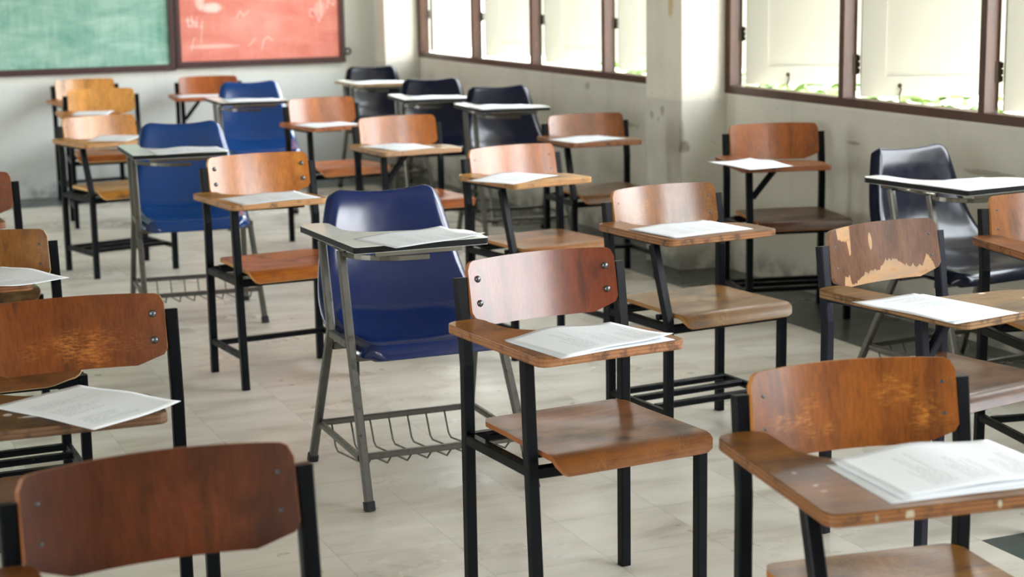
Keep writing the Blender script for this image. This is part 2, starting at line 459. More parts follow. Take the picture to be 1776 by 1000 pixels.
def wooden_chair(key, x, y, a, dz=0, dt=0, dcx=0, dby=0, dbx=0, var='A', shelf=0, bolts='screw', label='', seed=1.0, tablet=True, metal=None, worn=0.0, stain=0.25, wornspan=None, sag=0.026):
    root = empty('school_chair', (x, y, 0), a)
    tag(root, label, 'chair', 'wooden chairs with writing tablets')
    mt = metal or M_BLACK
    L, Md, D = PAL[key]; sl, sm, sd = SEATC[key]
    tl, tm, td = TABC.get(key, (tuple((p + q) / 2 for p, q in zip(L, sl)), tuple((p + q) / 2 for p, q in zip(Md, sm)), tuple((p + q) / 2 for p, q in zip(D, sd))))
    edge = ply('ply_edge_' + key, clamp01((tl[0] * 0.92, tl[1] * 0.90, tl[2] * 0.82)), (td[0] * 0.95, td[1] * 0.9, td[2] * 0.85), seed,
               [(-0.152, -0.31, 0.663, 0.0075, None, 0.0065, (178, 170, 146)), (-0.004, -0.31, 0.664, 0.0035, None, 0.006, (176, 168, 146)), (-0.205, -0.31, 0.662, 0.003, None, 0.005, (150, 138, 116))] if key == 'W4' else None)
    thin = plain('veneer_edge_' + key, (206, 172, 122) if key == 'W16' else clamp01((L[0] * 0.9 + 46, L[1] * 0.9 + 44, L[2] * 0.9 + 26)), 0.5, var=0.5)
    wb = wood('backrest_wood_' + key, L, Md, D, seed, 'z', 0.36 if key != 'W5' else 0.5, worn, stain, wornspan, peel=(key == 'W5'), coat={'W5': 0.08, 'W18': 0.3, 'W4': 0.3, 'W17': 0.35, 'W16': 0.3}.get(key, 0.85))
    sl, sm, sd = [tuple(q * 0.88 for q in c) for c in (sl, sm, sd)]
    ws = wood('seat_wood_' + key, sl, sm, sd, seed + 3, 'x', 0.38, 0.30, 0.8, coat=0.25)
    spots = None
    if key == 'W17': spots = [(-0.112, -0.234, 0.66, 0.034, 0.008, None, (206, 206, 202)), (-0.165, -0.205, 0.66, 0.008, 0.010, None, (196, 196, 192)), (-0.09, -0.246, 0.66, 0.02, 0.005, None, (196, 196, 192))]
    if key == 'W4': spots = [(-0.236, -0.170, 0.67, 0.0045, 0.003, None, (208, 204, 192)), (-0.236, -0.200, 0.67, 0.006, 0.004, None, (176, 150, 118)), (-0.24, -0.10, 0.67, 0.004, 0.007, None, (160, 130, 100))]
    if key == 'W5': spots = [(0.0, -0.15, 0.66, 0.010, 0.008, None, (226, 214, 196)), (-0.02, -0.13, 0.66, 0.006, 0.006, None, (216, 204, 186)), (0.05, -0.25, 0.66, 0.02, 0.008, None, (206, 186, 160))]
    wt = wood('tablet_wood_' + key, tl, tm, td, seed + 7, 'x', 0.42, 0.30, 0.55, spots=spots, coat=0.2)
    z0, z1, zp = 0.651 + dz, 0.776 + dz, 0.740 + dz
    zt = 0.668 + dt
    # legs: the rear ones run on upwards and carry the backrest
    ytop = YR + lean(zp)
    for s in (-1, 1):
        bar('leg', [(s * PW, YR, 0), (s * PW, YR, ZBEND), (s * PW, ytop, zp)], sq(TUBE, TUBE), mt, root)
    xl = -0.275; xf = -0.271 + dbx; yf_ = -0.288 + dby; xr = 0.104 + dcx
    ztu = zt - 0.021
    if var == 'A': fp = [(-PW, YF, 0), (-PW, -0.128, ztu - 0.020)]
    elif var == 'B': fp = [(-PW, YF, 0), (-PW, YF, 0.405), (-PW, -0.088, ztu - 0.020)]
    else: fp = [(-PW, YF, 0), (-PW, YF, 0.42), (-PW, YF + 0.018, ztu - 0.020)]
    bar('leg', fp, sq(TUBE, TUBE), mt, root)
    bar('leg', [(PW, YF, 0), (PW, YF, 0.398)], sq(TUBE, TUBE), mt, root)
    # seat rails
    zr = 0.384
    yl = YF + (0.040 * zr / (ztu - 0.020) if var == 'A' else 0.0)     # where the front leg of the tablet side stands at rail height
    for s in (-1, 1):
        bar('seat_rail', [(s * PW, YR - TUBE / 2, zr), (s * PW, (yl if s < 0 else YF) + TUBE / 2, zr)], sq(TUBE * 0.9, TUBE), mt, root)
    bar('seat_rail', [(-PW + TUBE / 2 - 0.002, yl, zr - 0.004), (PW - TUBE / 2, YF, zr - 0.004)], sq(TUBE * 0.9, TUBE), mt, root, (0, 1, 0))
    bar('seat_rail', [(-PW + TUBE / 2, YR, zr), (PW - TUBE / 2, YR, zr)], sq(TUBE * 0.9, TUBE), mt, root, (0, 1, 0))
    for yy in (0.09, -0.09):
        bar('seat_support', [(-PW + 0.012, yy, 0.404), (PW - 0.012, yy, 0.404)], sq(0.022, 0.016), mt, root, (0, 1, 0))
    seat_mesh(root, 0.428, -0.182, 0.199, [ws, thin], broken=(key == 'W16'))
    br = backrest(root, z0, z1, [wb, thin], sag)
    for s in (-1, 1):
        bar('backrest_bracket', [(s * 0.190, ytop - 0.006, z0 + 0.02), (s * 0.190, ytop + 0.002, z1 - 0.05)], sq(0.030, 0.006), mt, root)
        for q in (0.028, 0.083):
            zz = z0 + q; yy = YR - 0.017 + lean(zz) + 0.07 * (zz - 0.715) + sag * (1 - 0.875 ** 2)
            if bolts == 'bolt': dome('bolt', (s * 0.170, yy, zz), (-s * 0.2, -1, 0), 0.0085, 0.006, M_BOLT, br)
            else: dome('screw', (s * 0.172, yy + 0.0008, zz), (-s * 0.2, -1, 0), 0.0048, 0.0018, M_SCREW, br)
    # writing tablet with its supports
    if tablet:
        slab('writing_tablet', tablet_outline(xl, xf, 0.150, yf_, xr), zt, 0.021, [wt, edge], root)
        ym = fp[-1][1]
        bar('tablet_support', [(-PW, YR - TUBE / 2, ztu - 0.010), (-PW, ym - 0.013, ztu - 0.010)], sq(0.024, 0.020), mt, root)
        if var == 'C':
            bar('tablet_brace', [(-PW + 0.012, YF + 0.008, 0.520), (-0.105, YF + 0.018, ztu - 0.012)], sq(0.022, 0.022), mt, root, (0, 1, 0))
            bar('tablet_support', [(-PW + 0.013, YF + 0.018, ztu - 0.007), (0.02 + dcx, YF + 0.018, ztu - 0.007)], sq(0.024, 0.012), mt, root, (0, 1, 0))
        else:
            bar('tablet_support', [(-PW + 0.013, ym - 0.05, ztu - 0.006), (0.03 + dcx, ym - 0.08, ztu - 0.006)], sq(0.026, 0.011), mt, root, (0, 1, 0))
    # low stretchers and the book shelf of bars
    zl = 0.118
    if shelf:
        for s in (-1, 1):
            bar('stretcher', [(s * PW, YR - TUBE / 2, zl), (s * PW, YF + TUBE / 2, zl)], sq(0.020, 0.022), mt, root)
        ys = [0.105] if shelf == 1 else [0.135, 0.035, -0.085]
        for yy in ys:
            bar('shelf_bar', [(-PW + 0.010, yy, zl + 0.004), (PW - 0.010, yy, zl + 0.004)], sq(0.026, 0.018), mt, root, (0, 1, 0))
    return root, zt

# ------------------------------------------------------------------ plastic chair with steel frame
def shell(parent, mat):
    """one-piece moulded seat and back, edges rolled away from the sitter"""
    prof = [  # y, z, half width, forward dish
        (0.262, 0.818, 0.150, 0.000), (0.252, 0.815, 0.163, 0.004), (0.244, 0.800, 0.173, 0.010), (0.236, 0.760, 0.186, 0.016), (0.226, 0.700, 0.200, 0.020),
        (0.213, 0.645, 0.212, 0.023), (0.197, 0.590, 0.224, 0.027), (0.174, 0.541, 0.234, 0.030), (0.142, 0.500, 0.242, 0.032), (0.100, 0.470, 0.246, 0.032),
        (0.050, 0.452, 0.246, 0.028), (-0.005, 0.443, 0.243, 0.022), (-0.060, 0.441, 0.238, 0.015), (-0.115, 0.444, 0.232, 0.008), (-0.165, 0.447, 0.225, 0.002),
        (-0.205, 0.445, 0.217, 0.0), (-0.228, 0.436, 0.208, 0.0), (-0.241, 0.419, 0.196, 0.0), (-0.245, 0.400, 0.184, 0.0)]
    bm = bmesh.new(); nu = 22; rows = []
    n = len(prof)
    for i, (y, z, w, d) in enumerate(prof):
        a = prof[max(0, i - 1)]; b = prof[min(n - 1, i + 1)]
        t = Vector((0, b[0] - a[0], b[1] - a[1])).normalized()
        nr = Vector((0, t.z, -t.y))                      # towards the sitter
        if nr.dot(Vector((0, -0.6, 0.8))) < 0: nr = -nr
        row = []
        for j in range(nu + 1):
            u = -1 + 2 * j / nu
            u = math.copysign(abs(u) ** 0.85, u)
            e = max(0.0, (abs(u) - 0.86) / 0.14)
            fwd = d * (u * u) * 1.15 - (0.026 + 0.016 * min(1.0, i / 10)) * e * e
            x = u * w
            wob = 0.014 * cos(u * pi * 0.5) if i < 4 else 0.0   # the upper edge dips in the middle
            row.append(bm.verts.new(Vector((x, y, z - wob * (1 - i / 4))) + nr * fwd))
        rows.append(row)
    for r0, r1 in zip(rows, rows[1:]):
        for j in range(nu): bm.faces.new((r0[j], r0[j + 1], r1[j + 1], r1[j]))
    o = link('seat_shell', bm, mat, parent, True)
    md = o.modifiers.new('thick', 'SOLIDIFY'); md.thickness = 0.005; md.offset = 0
    sd = o.modifiers.new('sub', 'SUBSURF'); sd.levels = 1; sd.render_levels = 2
    return o

def leg_with_foot(pts, mat, root, w=0.023):
    lg = bar('leg', pts, sq(w, w, 0.004), mat, root)
    p = Vector(pts[0]); d = (Vector(pts[1]) - p).normalized()
    bar('rubber_foot', [p, p + d * 0.026], sq(w + 0.006, w + 0.006, 0.004), M_RUBBER, lg)
    return lg

def plastic_chair(x, y, a, mat, label, edge=None):
    root = empty('school_chair', (x, y, 0), a)
    tag(root, label, 'chair', 'blue plastic chairs with writing tablets')
    st = M_STEEL; zt = 0.733; XF = 0.243
    shell(root, mat)
    # frame on the tablet side: both legs run on up to the tablet
    leg_with_foot([(-XF - 0.008, 0.240, 0.0), (-XF, 0.010, 0.452), (-XF, 0.072, zt - 0.036)], st, root)
    leg_with_foot([(-XF + 0.004, -0.300, 0.0), (-XF, -0.180, 0.452), (-XF, -0.118, zt - 0.036)], st, root)
    leg_with_foot([(XF + 0.008, 0.240, 0.0), (XF - 0.01, 0.105, 0.395)], st, root)
    leg_with_foot([(XF + 0.008, -0.300, 0.0), (XF - 0.01, -0.105, 0.395)], st, root)
    bar('side_rail', [(-XF, -0.001, 0.440), (-XF, -0.164, 0.440)], sq(0.020, 0.022), st, root)
    bar('side_rail', [(XF - 0.01, 0.118, 0.402), (XF - 0.01, -0.118, 0.402)], sq(0.022, 0.018), st, root)
    for yy, zz in ((0.03, 0.398), (-0.15, 0.398)):
        bar('seat_rail', [(-XF + 0.01, yy, zz), (XF - 0.020, yy, zz)], sq(0.022, 0.022), st, root, (0, 1, 0))
    # tablet
    slab('writing_tablet', tablet_outline(-0.285, -0.260, 0.180, -0.305, 0.125, 0.012, 0.088), zt, 0.019, [M_LAM, edge or M_LAMBLK], root, 0.0012)
    bar('tablet_support', [(-XF, 0.115, zt - 0.028), (-XF, -0.150, zt - 0.028)], rd(0.010, 10), M_CHROME, root, smooth=True)
    cap = []
    for i in range(9):
        t = i / 8
        ang = -pi / 2 + t * pi / 2
        cap.append((-XF + 0.14 * (1 - cos(t * pi / 2)), -0.12 - 0.085 * sin(t * pi / 2), zt - 0.042 - 0.014 * t))
    cap.append((-0.015, -0.207, zt - 0.057))
    bar('tablet_bracket', cap, sq(0.015, 0.005, 0.001), M_CHROME, root, (0, 0, 1))
    bar('tablet_support', [(-0.19, -0.262, zt - 0.028), (0.06, -0.262, zt - 0.028)], sq(0.010, 0.018, 0.001), M_CHROME, root, (0, 1, 0))
    # book basket
    zb = 0.135; yr, yf = 0.170, -0.236
    for s in (-1, 1):
        bar('basket_rail', [(s * XF, yr + 0.004, zb), (s * XF, yf - 0.004, zb)], sq(0.016, 0.018), st, root)
    bar('basket_rail', [(-XF, yr, zb), (XF, yr, zb)], sq(0.016, 0.018), st, root, (0, 1, 0))
    bar('basket_rail', [(-XF, yf, zb), (XF, yf, zb)], sq(0.016, 0.018), st, root, (0, 1, 0))
    for k in range(8):
        xx = -XF + 0.035 + k * (2 * XF - 0.07) / 7
        bar('basket_wire', [(xx, yr - 0.006, zb - 0.005), (xx, yr - 0.040, zb - 0.066), (xx, yr - 0.062, zb - 0.076), (xx, yf + 0.05, zb - 0.040), (xx, yf + 0.006, zb - 0.006)], rd(0.0028, 6), st, root, smooth=True)
    return root, zt

# ------------------------------------------------------------------ sheets of paper
def paper(chair, cx, cy, ang, z, label, hump=0.006, seed=0, lift=(0, 0, 0, 0), w=0.297, h=0.21):
    x0, y0, a = chair
    bm = bmesh.new(); nu, nv = 16, 12; g = []
    rs = random.Random(seed)
    p1, p2 = rs.uniform(-0.35, 0.35), rs.uniform(0.2, 0.6)
    for i in range(nu + 1):
        r = []
        for j in range(nv + 1):
            u, v = -1 + 2 * i / nu, -1 + 2 * j / nv
            zz = hump * math.exp(-((u - p1) / 0.55) ** 2) * (0.35 + 0.65 * (v + 1) / 2)
            for (su, sv), lf in zip(((-1, -1), (1, -1), (1, 1), (-1, 1)), lift):
                q = max(0.0, 1 - math.hypot((u - su) / 1.1, (v - sv) / 1.1))
                zz += lf * q * q
            r.append(bm.verts.new((u * w / 2, v * h / 2, zz)))
        g.append(r)
    for i in range(nu):
        for j in range(nv): bm.faces.new((g[i][j], g[i + 1][j], g[i + 1][j + 1], g[i][j + 1]))
    o = link('exam_paper', bm, M_PAPER, None, True)
    md = o.modifiers.new('thick', 'SOLIDIFY'); md.thickness = 0.0004; md.offset = 1
    o.location = (x0 + cx * cos(a) - cy * sin(a), y0 + cx * sin(a) + cy * cos(a), z)
    o.rotation_euler.z = a + ang
    tag(o, label, 'paper', 'sheets of paper on the tablets')
    return o

# ------------------------------------------------------------------ the wooden chairs
POS = {
 'W1': (0.156, 3.784, 0.482, 0.019, 0.001, -0.012, -0.003, 0.006), 'W2': (-0.845, 6.137, 0.499, 0.017, 0.006, -0.011, 0.033, 0.010),
 'W3': (0.575, 5.263, 0.492, -0.014, 0.002, 0.018, 0.025, -0.001), 'W4': (0.641, 2.726, 0.265, -0.012, 0.005, 0.040, -0.023, -0.010),
 'W5': (1.068, 4.229, 0.589, 0.010, -0.014, 0.04, -0.070, -0.022), 'W6': (1.157, 7.094, 0.161, 0.009, -0.006, -0.017, -0.024, -0.016),
 'W7': (0.430, 8.024, 0.368, -0.014, 0.007, -0.012, 0.015, -0.002), 'W8': (0.102, 6.536, 0.547, -0.008, 0.013, -0.007, 0.041, 0.015),
 'W9': (-0.446, 7.875, 0.464, 0.003, -0.001, 0.018, 0.004, 0.004), 'W10': (-0.939, 9.238, 0.531, -0.003, -0.011, -0.096, 0.009, 0.009),
 'W11': (-1.957, 8.458, 0.656, -0.019, -0.002, -0.092, 0.027, 0.0), 'W12': (-2.391, 10.115, 0.325, 0.008, -0.002, -0.035, 0.007, 0.004),
 'W13': (-2.709, 11.154, 0.494, 0.006, -0.004, 0, 0, 0), 'W14': (-1.971, 11.380, 0.292, -0.002, 0, 0, 0.003, -0.001),
 'W15': (-1.862, 5.737, 0.435, 0.005, 0, 0, 0, 0), 'W16': (-1.424, 4.549, 0.420, -0.025, 0.011, -0.018, 0.013, 0),
 'W17': (-0.864, 3.340, 0.359, 0.010, -0.017, 0.013, -0.027, 0), 'W18': (-0.430, 2.160, 0.411, 0.005, 0, 0, 0, 0),
 'W19': (1.632, 4.821, 0.214, 0, 0, 0, 0, 0)}
WC = {
 'W1': dict(var='A', shelf=0, bolts='bolt', seed=1.3, stain=0.5, label='reddish-brown wooden tablet chair with domed bolts, beside the nearest blue plastic chair'),
 'W2': dict(var='A', shelf=1, bolts='bolt', seed=2.1, stain=0.0, label='light orange wooden tablet chair with domed bolts, left of the nearest blue chair'),
 'W3': dict(sag=0.034, var='B', shelf=3, seed=3.4, worn=0.5, stain=0.35, label='golden-brown wooden tablet chair with worn seat and barred shelf behind the reddish chair'),
 'W4': dict(sag=0.034, var='B', shelf=3, seed=4.2, worn=1.0, stain=0.2, wornspan=(0.02, 0, 0.685, 0.20, None, 0.06), label='scratched golden-brown wooden tablet chair with paint-flecked tablet edge, nearest on the right'),
 'W5': dict(sag=0.034, var='C', shelf=0, seed=5.6, stain=0.25, metal=M_BLACK2, label='wooden tablet chair with torn, peeling veneer on its backrest'),
 'W6': dict(var='C', shelf=3, seed=6.1, stain=0.2, label='brown wooden tablet chair with a Y brace, against the wall right of the pillar'),
 'W7': dict(var='B', shelf=1, seed=7.7, worn=0.4, stain=0.3, label='dull brown wooden tablet chair under the far window, left of the stained pillar'),
 'W8': dict(var='B', shelf=1, seed=8.5, stain=0.1, label='orange-brown wooden tablet chair with long pale tablet, right behind the nearest blue chair'),
 'W9': dict(var='C', shelf=0, seed=9.3, stain=0.05, label='glossy orange wooden tablet chair with pinkish tablet and Y brace, mid room'),
 'W10': dict(var='A', shelf=0, seed=10.8, stain=0.1, label='streaked orange wooden tablet chair right of the blue chair before the red board'),
 'W11': dict(var='B', shelf=3, seed=11.4, stain=0.0, label='pale orange wooden chair with barred shelf, front one of three by the green board'),
 'W12': dict(var='B', shelf=1, seed=12.9, stain=0.0, label='yellowish wooden tablet chair, middle one of the three by the green board'),
 'W13': dict(var='B', shelf=1, seed=13.2, stain=0.0, label='pale wooden tablet chair farthest back, closest to the wall below the green board'),
 'W14': dict(var='C', shelf=1, seed=14.6, stain=0.05, label='reddish-orange wooden tablet chair with Y brace, against the wall below the red board'),
 'W15': dict(var='A', shelf=0, seed=15.1, stain=0.2, label='reddish wooden chair cut by the left edge, third from the front in its column'),
 'W16': dict(sag=0.034, var='A', shelf=3, seed=16.7, worn=0.4, stain=0.3, label='brown wooden chair with a broken seat corner at the left edge'),
 'W17': dict(var='A', shelf=1, bolts='bolt', seed=17.5, worn=0.9, stain=0.3, wornspan=(0.03, 0, 0.675, 0.12, None, 0.045), label='dark amber wooden chair with domed bolts and a chalk-smeared tablet, on the left'),
 'W18': dict(sag=0.034, var='A', shelf=0, seed=18.2, worn=0.3, stain=0.4, wornspan=(0.03, 0, 0.68, 0.1, None, 0.04), label='dark red-brown wooden chair nearest the camera, at the lower left corner'),
 'W19': dict(var='A', shelf=1, seed=19.9, worn=0.2, stain=0.15, label='orange-brown wooden chair cut by the right edge, in front of the navy chair')}
ZT = {}
for k, p in POS.items():
    root, ZT[k] = wooden_chair(k, *p[:3], *p[3:], **WC[k])
BP = {'B1': (-0.290, 4.855, 0.383), 'B2': (-1.373, 7.282, 0.302), 'B3': (-1.479, 10.070, 0.319), 'B4': (-0.849, 11.500, 0.352),
      'B5': (-0.407, 10.057, 0.228), 'B6': (0.014, 9.299, 0.293), 'B7': (1.540, 5.810, 0.505)}
BL = {'B1': (M_BLUE, 'deep blue plastic tablet chair nearest the camera, beside the reddish bolted wooden chair'),
      'B2': (M_BLUE2, 'bright blue plastic tablet chair at the left, between two light orange wooden chairs'),
      'B3': (M_BLUE2, 'dark blue plastic tablet chair in front of the red board'),
      'B4': (M_NAVY, 'navy plastic tablet chair farthest back, in the corner by the board wall'),
      'B5': (M_NAVY, 'navy plastic tablet chair, middle one of the three by the far corner'),
      'B6': (M_NAVY, 'navy plastic tablet chair, front one of the three by the far corner'),
      'B7': (M_NAVY, 'dark navy plastic tablet chair against the wall below the near window')}
M_TAN = ply('tan_edge', (176, 140, 96), (120, 86, 52), 3)
for k, p in BP.items():
    plastic_chair(*p, *BL[k], edge=(M_TAN if k == 'B4' else None))
    ZT[k] = 0.733

def sheet(k, cx, cy, ang, label, **kw):
    p = (POS.get(k) or BP[k])[:3]
    dz = kw.pop('dz', 0.0)
    paper(p, cx, cy, ang, ZT[k] + 0.0004 + dz, label, **kw)
sheet('W1', -0.092, -0.195, 0.10, 'lower paper sheet on the reddish bolted chair, its corner sticking out', hump=0.004, seed=3)
sheet('W1', -0.088, -0.185, 0.16, 'upper paper sheet with a raised back edge on the reddish bolted chair', hump=0.013, seed=3, dz=0.002, lift=(0, 0.008, 0, 0))
sheet('W2', -0.085, -0.150, 0.08, 'paper on the light orange chair with domed bolts', hump=0.006, seed=5, lift=(0, 0, 0.004, 0))
sheet('W3', -0.105, -0.115, 0.10, 'upper paper sheet on the golden-brown chair behind the reddish bolted one', hump=0.004, seed=7, dz=0.0015)
sheet('W3', -0.095, -0.125, 0.06, 'lower paper sheet on the golden-brown chair behind the reddish bolted one', hump=0.002, seed=7)
sheet('W4', -0.025, -0.180, 0.03, 'bottom paper sheet of the pile on the nearest right chair', hump=0.003, seed=11)
sheet('W4', -0.005, -0.172, 0.07, 'middle paper sheet of the pile on the nearest right chair', hump=0.004, seed=11, dz=0.002)
sheet('W4', -0.004, -0.158, 0.09, 'top printed sheet of the pile on the nearest right chair', hump=0.012, seed=11, dz=0.0035)
sheet('W5', -0.225, -0.215, 1.56, 'lower paper sheet jutting out on the peeling chair', hump=0.002, seed=13)
sheet('W5', -0.240, -0.200, 1.56, 'upper paper sheet overhanging the arm of the peeling chair', hump=0.006, seed=13, dz=0.0015, lift=(0.0, 0.0, 0.004, 0.004))
sheet('W6', -0.225, -0.205, -1.25, 'paper hanging over the arm of the chair by the pillar', hump=0.010, seed=17, lift=(0.006, 0, 0, 0.006))
sheet('W7', -0.125, -0.120, 0.25, 'paper on the dull brown chair under the far window', hump=0.005, seed=19)
sheet('W8', -0.165, -0.095, 0.40, 'paper on the long pale tablet behind the nearest blue chair', hump=0.008, seed=23)
sheet('W9', -0.125, -0.100, -1.30, 'paper on the pinkish tablet mid room', hump=0.006, seed=29)
sheet('W10', -0.120, -0.160, 0.20, 'paper covering the tablet of the streaked orange chair', hump=0.006, seed=31)
sheet('W11', -0.020, -0.080, 0.75, 'paper on the front one of the three chairs by the green board', hump=0.010, seed=37)
sheet('W12', -0.080, -0.130, 1.35, 'paper on the middle one of the three chairs by the green board', hump=0.007, seed=41)
sheet('W14', -0.100, -0.150, 0.10, 'paper on the chair against the wall below the red board', hump=0.004, seed=43)
sheet('W16', 0.020, -0.165, -1.10, 'paper on the chair with the broken seat corner', hump=0.008, seed=47, lift=(0, 0.01, 0, 0))
sheet('W17', -0.020, -0.200, -1.00, 'printed paper overhanging the chalk-smeared tablet on the left', hump=0.007, seed=53, lift=(0, 0.0, 0.008, 0))
sheet('B1', -0.050, -0.225, 0.28, 'paper with one lifted corner on the nearest blue chair', hump=0.006, seed=59, lift=(0, 0.010, 0.006, 0))
sheet('B2', -0.030, -0.215, 0.10, 'paper on the bright blue chair at the left', hump=0.008, seed=61)
sheet('B3', -0.070, -0.200, 0.05, 'paper on the blue chair in front of the red board', hump=0.006, seed=67)
sheet('B4', -0.070, -0.190, 0.02, 'paper on the navy chair in the far corner', hump=0.005, seed=71)
sheet('B5', -0.050, -0.200, 0.05, 'paper on the middle navy chair by the far corner', hump=0.005, seed=73)
sheet('B6', -0.110, -0.190, 0.06, 'paper on the front navy chair by the far corner', hump=0.007, seed=79)
sheet('B7', -0.120, -0.190, 0.05, 'paper on the navy chair below the near window', hump=0.004, seed=83)

# ------------------------------------------------------------------ room materials
def wallmat(name, upper, lower, zsplit=0.82, dirt=0.5, extra=None):
    N = NT(name); X = N.sep()
    n = N.noise(N.map((1.6, 1.6, 1.6)), 1.0, 5.0, 0.6)
    c = N.mix(N.sstep(X[2], zsplit - 0.012, zsplit + 0.012), lin(lower), lin(upper))
    c = N.mix(N.math('MULTIPLY', N.sstep(n, 0.45, 0.75), 0.30), c, lin(tuple(q * 0.80 for q in lower)))
    sp = N.noise(N.map((16, 16, 20)), 1.0, 4.0, 0.7)
    zone = N.math('MULTIPLY', N.sstep(X[2], 0.40, 0.60), N.math('SUBTRACT', 1.0, N.sstep(X[2], 0.78, 0.95)))
    big = N.sstep(N.noise(N.map((2.3, 2.3, 3.0), (4, 1, 0)), 1.0, 2.0), 0.46, 0.62)
    f = N.math('MULTIPLY', N.math('MULTIPLY', N.sstep(sp, 0.64, 0.74), zone), N.math('MULTIPLY', big, dirt))
    c = N.mix(f, c, lin((112, 96, 80)))
    low = N.math('MULTIPLY', N.math('SUBTRACT', 1.0, N.sstep(X[2], 0.03, 0.16)), N.sstep(N.noise(N.map((7, 7, 9)), 1.0, 4.0), 0.40, 0.6))
    c = N.mix(N.math('MULTIPLY', low, 0.6), c, lin((92, 92, 88)))
    st = N.noise(N.map((9, 9, 0.7)), 1.0, 3.0)
    c = N.mix(N.math('MULTIPLY', N.sstep(st, 0.58, 0.75), 0.14), c, lin((140, 132, 116)))
    if extra:
        jit = N.math('MULTIPLY', N.math('SUBTRACT', N.noise(N.map((38, 38, 38)), 1.0, 5.0, 0.75), 0.5), 3.5)
        for (cx, cy, cz, rx, ry, rz, colr, al) in extra:
            c = N.mix(N.math('MULTIPLY', N.ell(cx, cy, cz, rx, ry, rz, 0.5, jit), al), c, lin(colr))
    N.P(Base_Color=c, Roughness=0.62)
    N.bump(N.noise(N.map((60, 60, 60)), 1.0, 5.0), 0.25, 0.002)
    return N.m
UP, LO = (232, 228, 214), (212, 210, 199)
M_WALLR = wallmat('window_wall_paint', UP, LO, 0.84, 0.75, [(4.2, 6.10, 0.700, None, 0.05, 0.008, (120, 106, 90), 0.5), (4.2, 5.2, 0.66, None, 0.16, 0.012, (126, 112, 96), 0.5), (4.2, 8.3, 0.62, None, 0.2, 0.012, (130, 118, 100), 0.5), (4.2, 8.7, 0.80, None, 0.03, 0.02, (120, 104, 88), 0.45)])
M_PILLAR = wallmat('pillar_paint', UP, LO, 0.822, 0.9, [(3.96, 7.277, 1.275, None, 0.026, 0.060, (206, 182, 128), 0.85), (3.96, 7.47, 0.735, None, 0.020, 0.018, (112, 98, 82), 0.5), (3.96, 7.36, 0.765, None, 0.020, 0.024, (112, 98, 82), 0.5), (3.96, 7.40, 0.720, None, 0.010, 0.012, (112, 98, 82), 0.4), (3.975, 7.169, 0.600, 0.03, 0.03, 0.028, (96, 84, 72), 0.6), (3.965, 7.169, 0.660, 0.012, 0.02, 0.07, (104, 92, 80), 0.4)])
M_WALLB = wallmat('board_wall_paint', (232, 234, 228), (226, 231, 229), 0.75, 0.25)
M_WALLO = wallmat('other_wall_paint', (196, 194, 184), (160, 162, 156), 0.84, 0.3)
M_CEIL = plain('ceiling_paint', (168, 160, 146), 0.8, var=0.1)
M_FRAME = None
def framemat():
    N = NT('brown_window_paint')
    n = N.noise(N.map((30, 30, 4)), 1.0, 4.0, 0.6)
    c = N.ramp(n, [(0.3, lin((60, 30, 15))), (0.7, lin((82, 46, 25)))])
    d = N.noise(N.map((50, 50, 20)), 1.0, 4.0)
    c = N.mix(N.math('MULTIPLY', N.sstep(d, 0.6, 0.75), 0.3), c, lin((120, 92, 78)))
    N.P(Base_Color=c, Roughness=0.36); return N.m
M_FRAME = framemat()
M_SHUT = plain('cream_shutter_paint', (170, 167, 154), 0.5, var=0.12)
M_HINGE = plain('hinge_iron', (72, 58, 44), 0.5, metal=0.5, var=0.5)

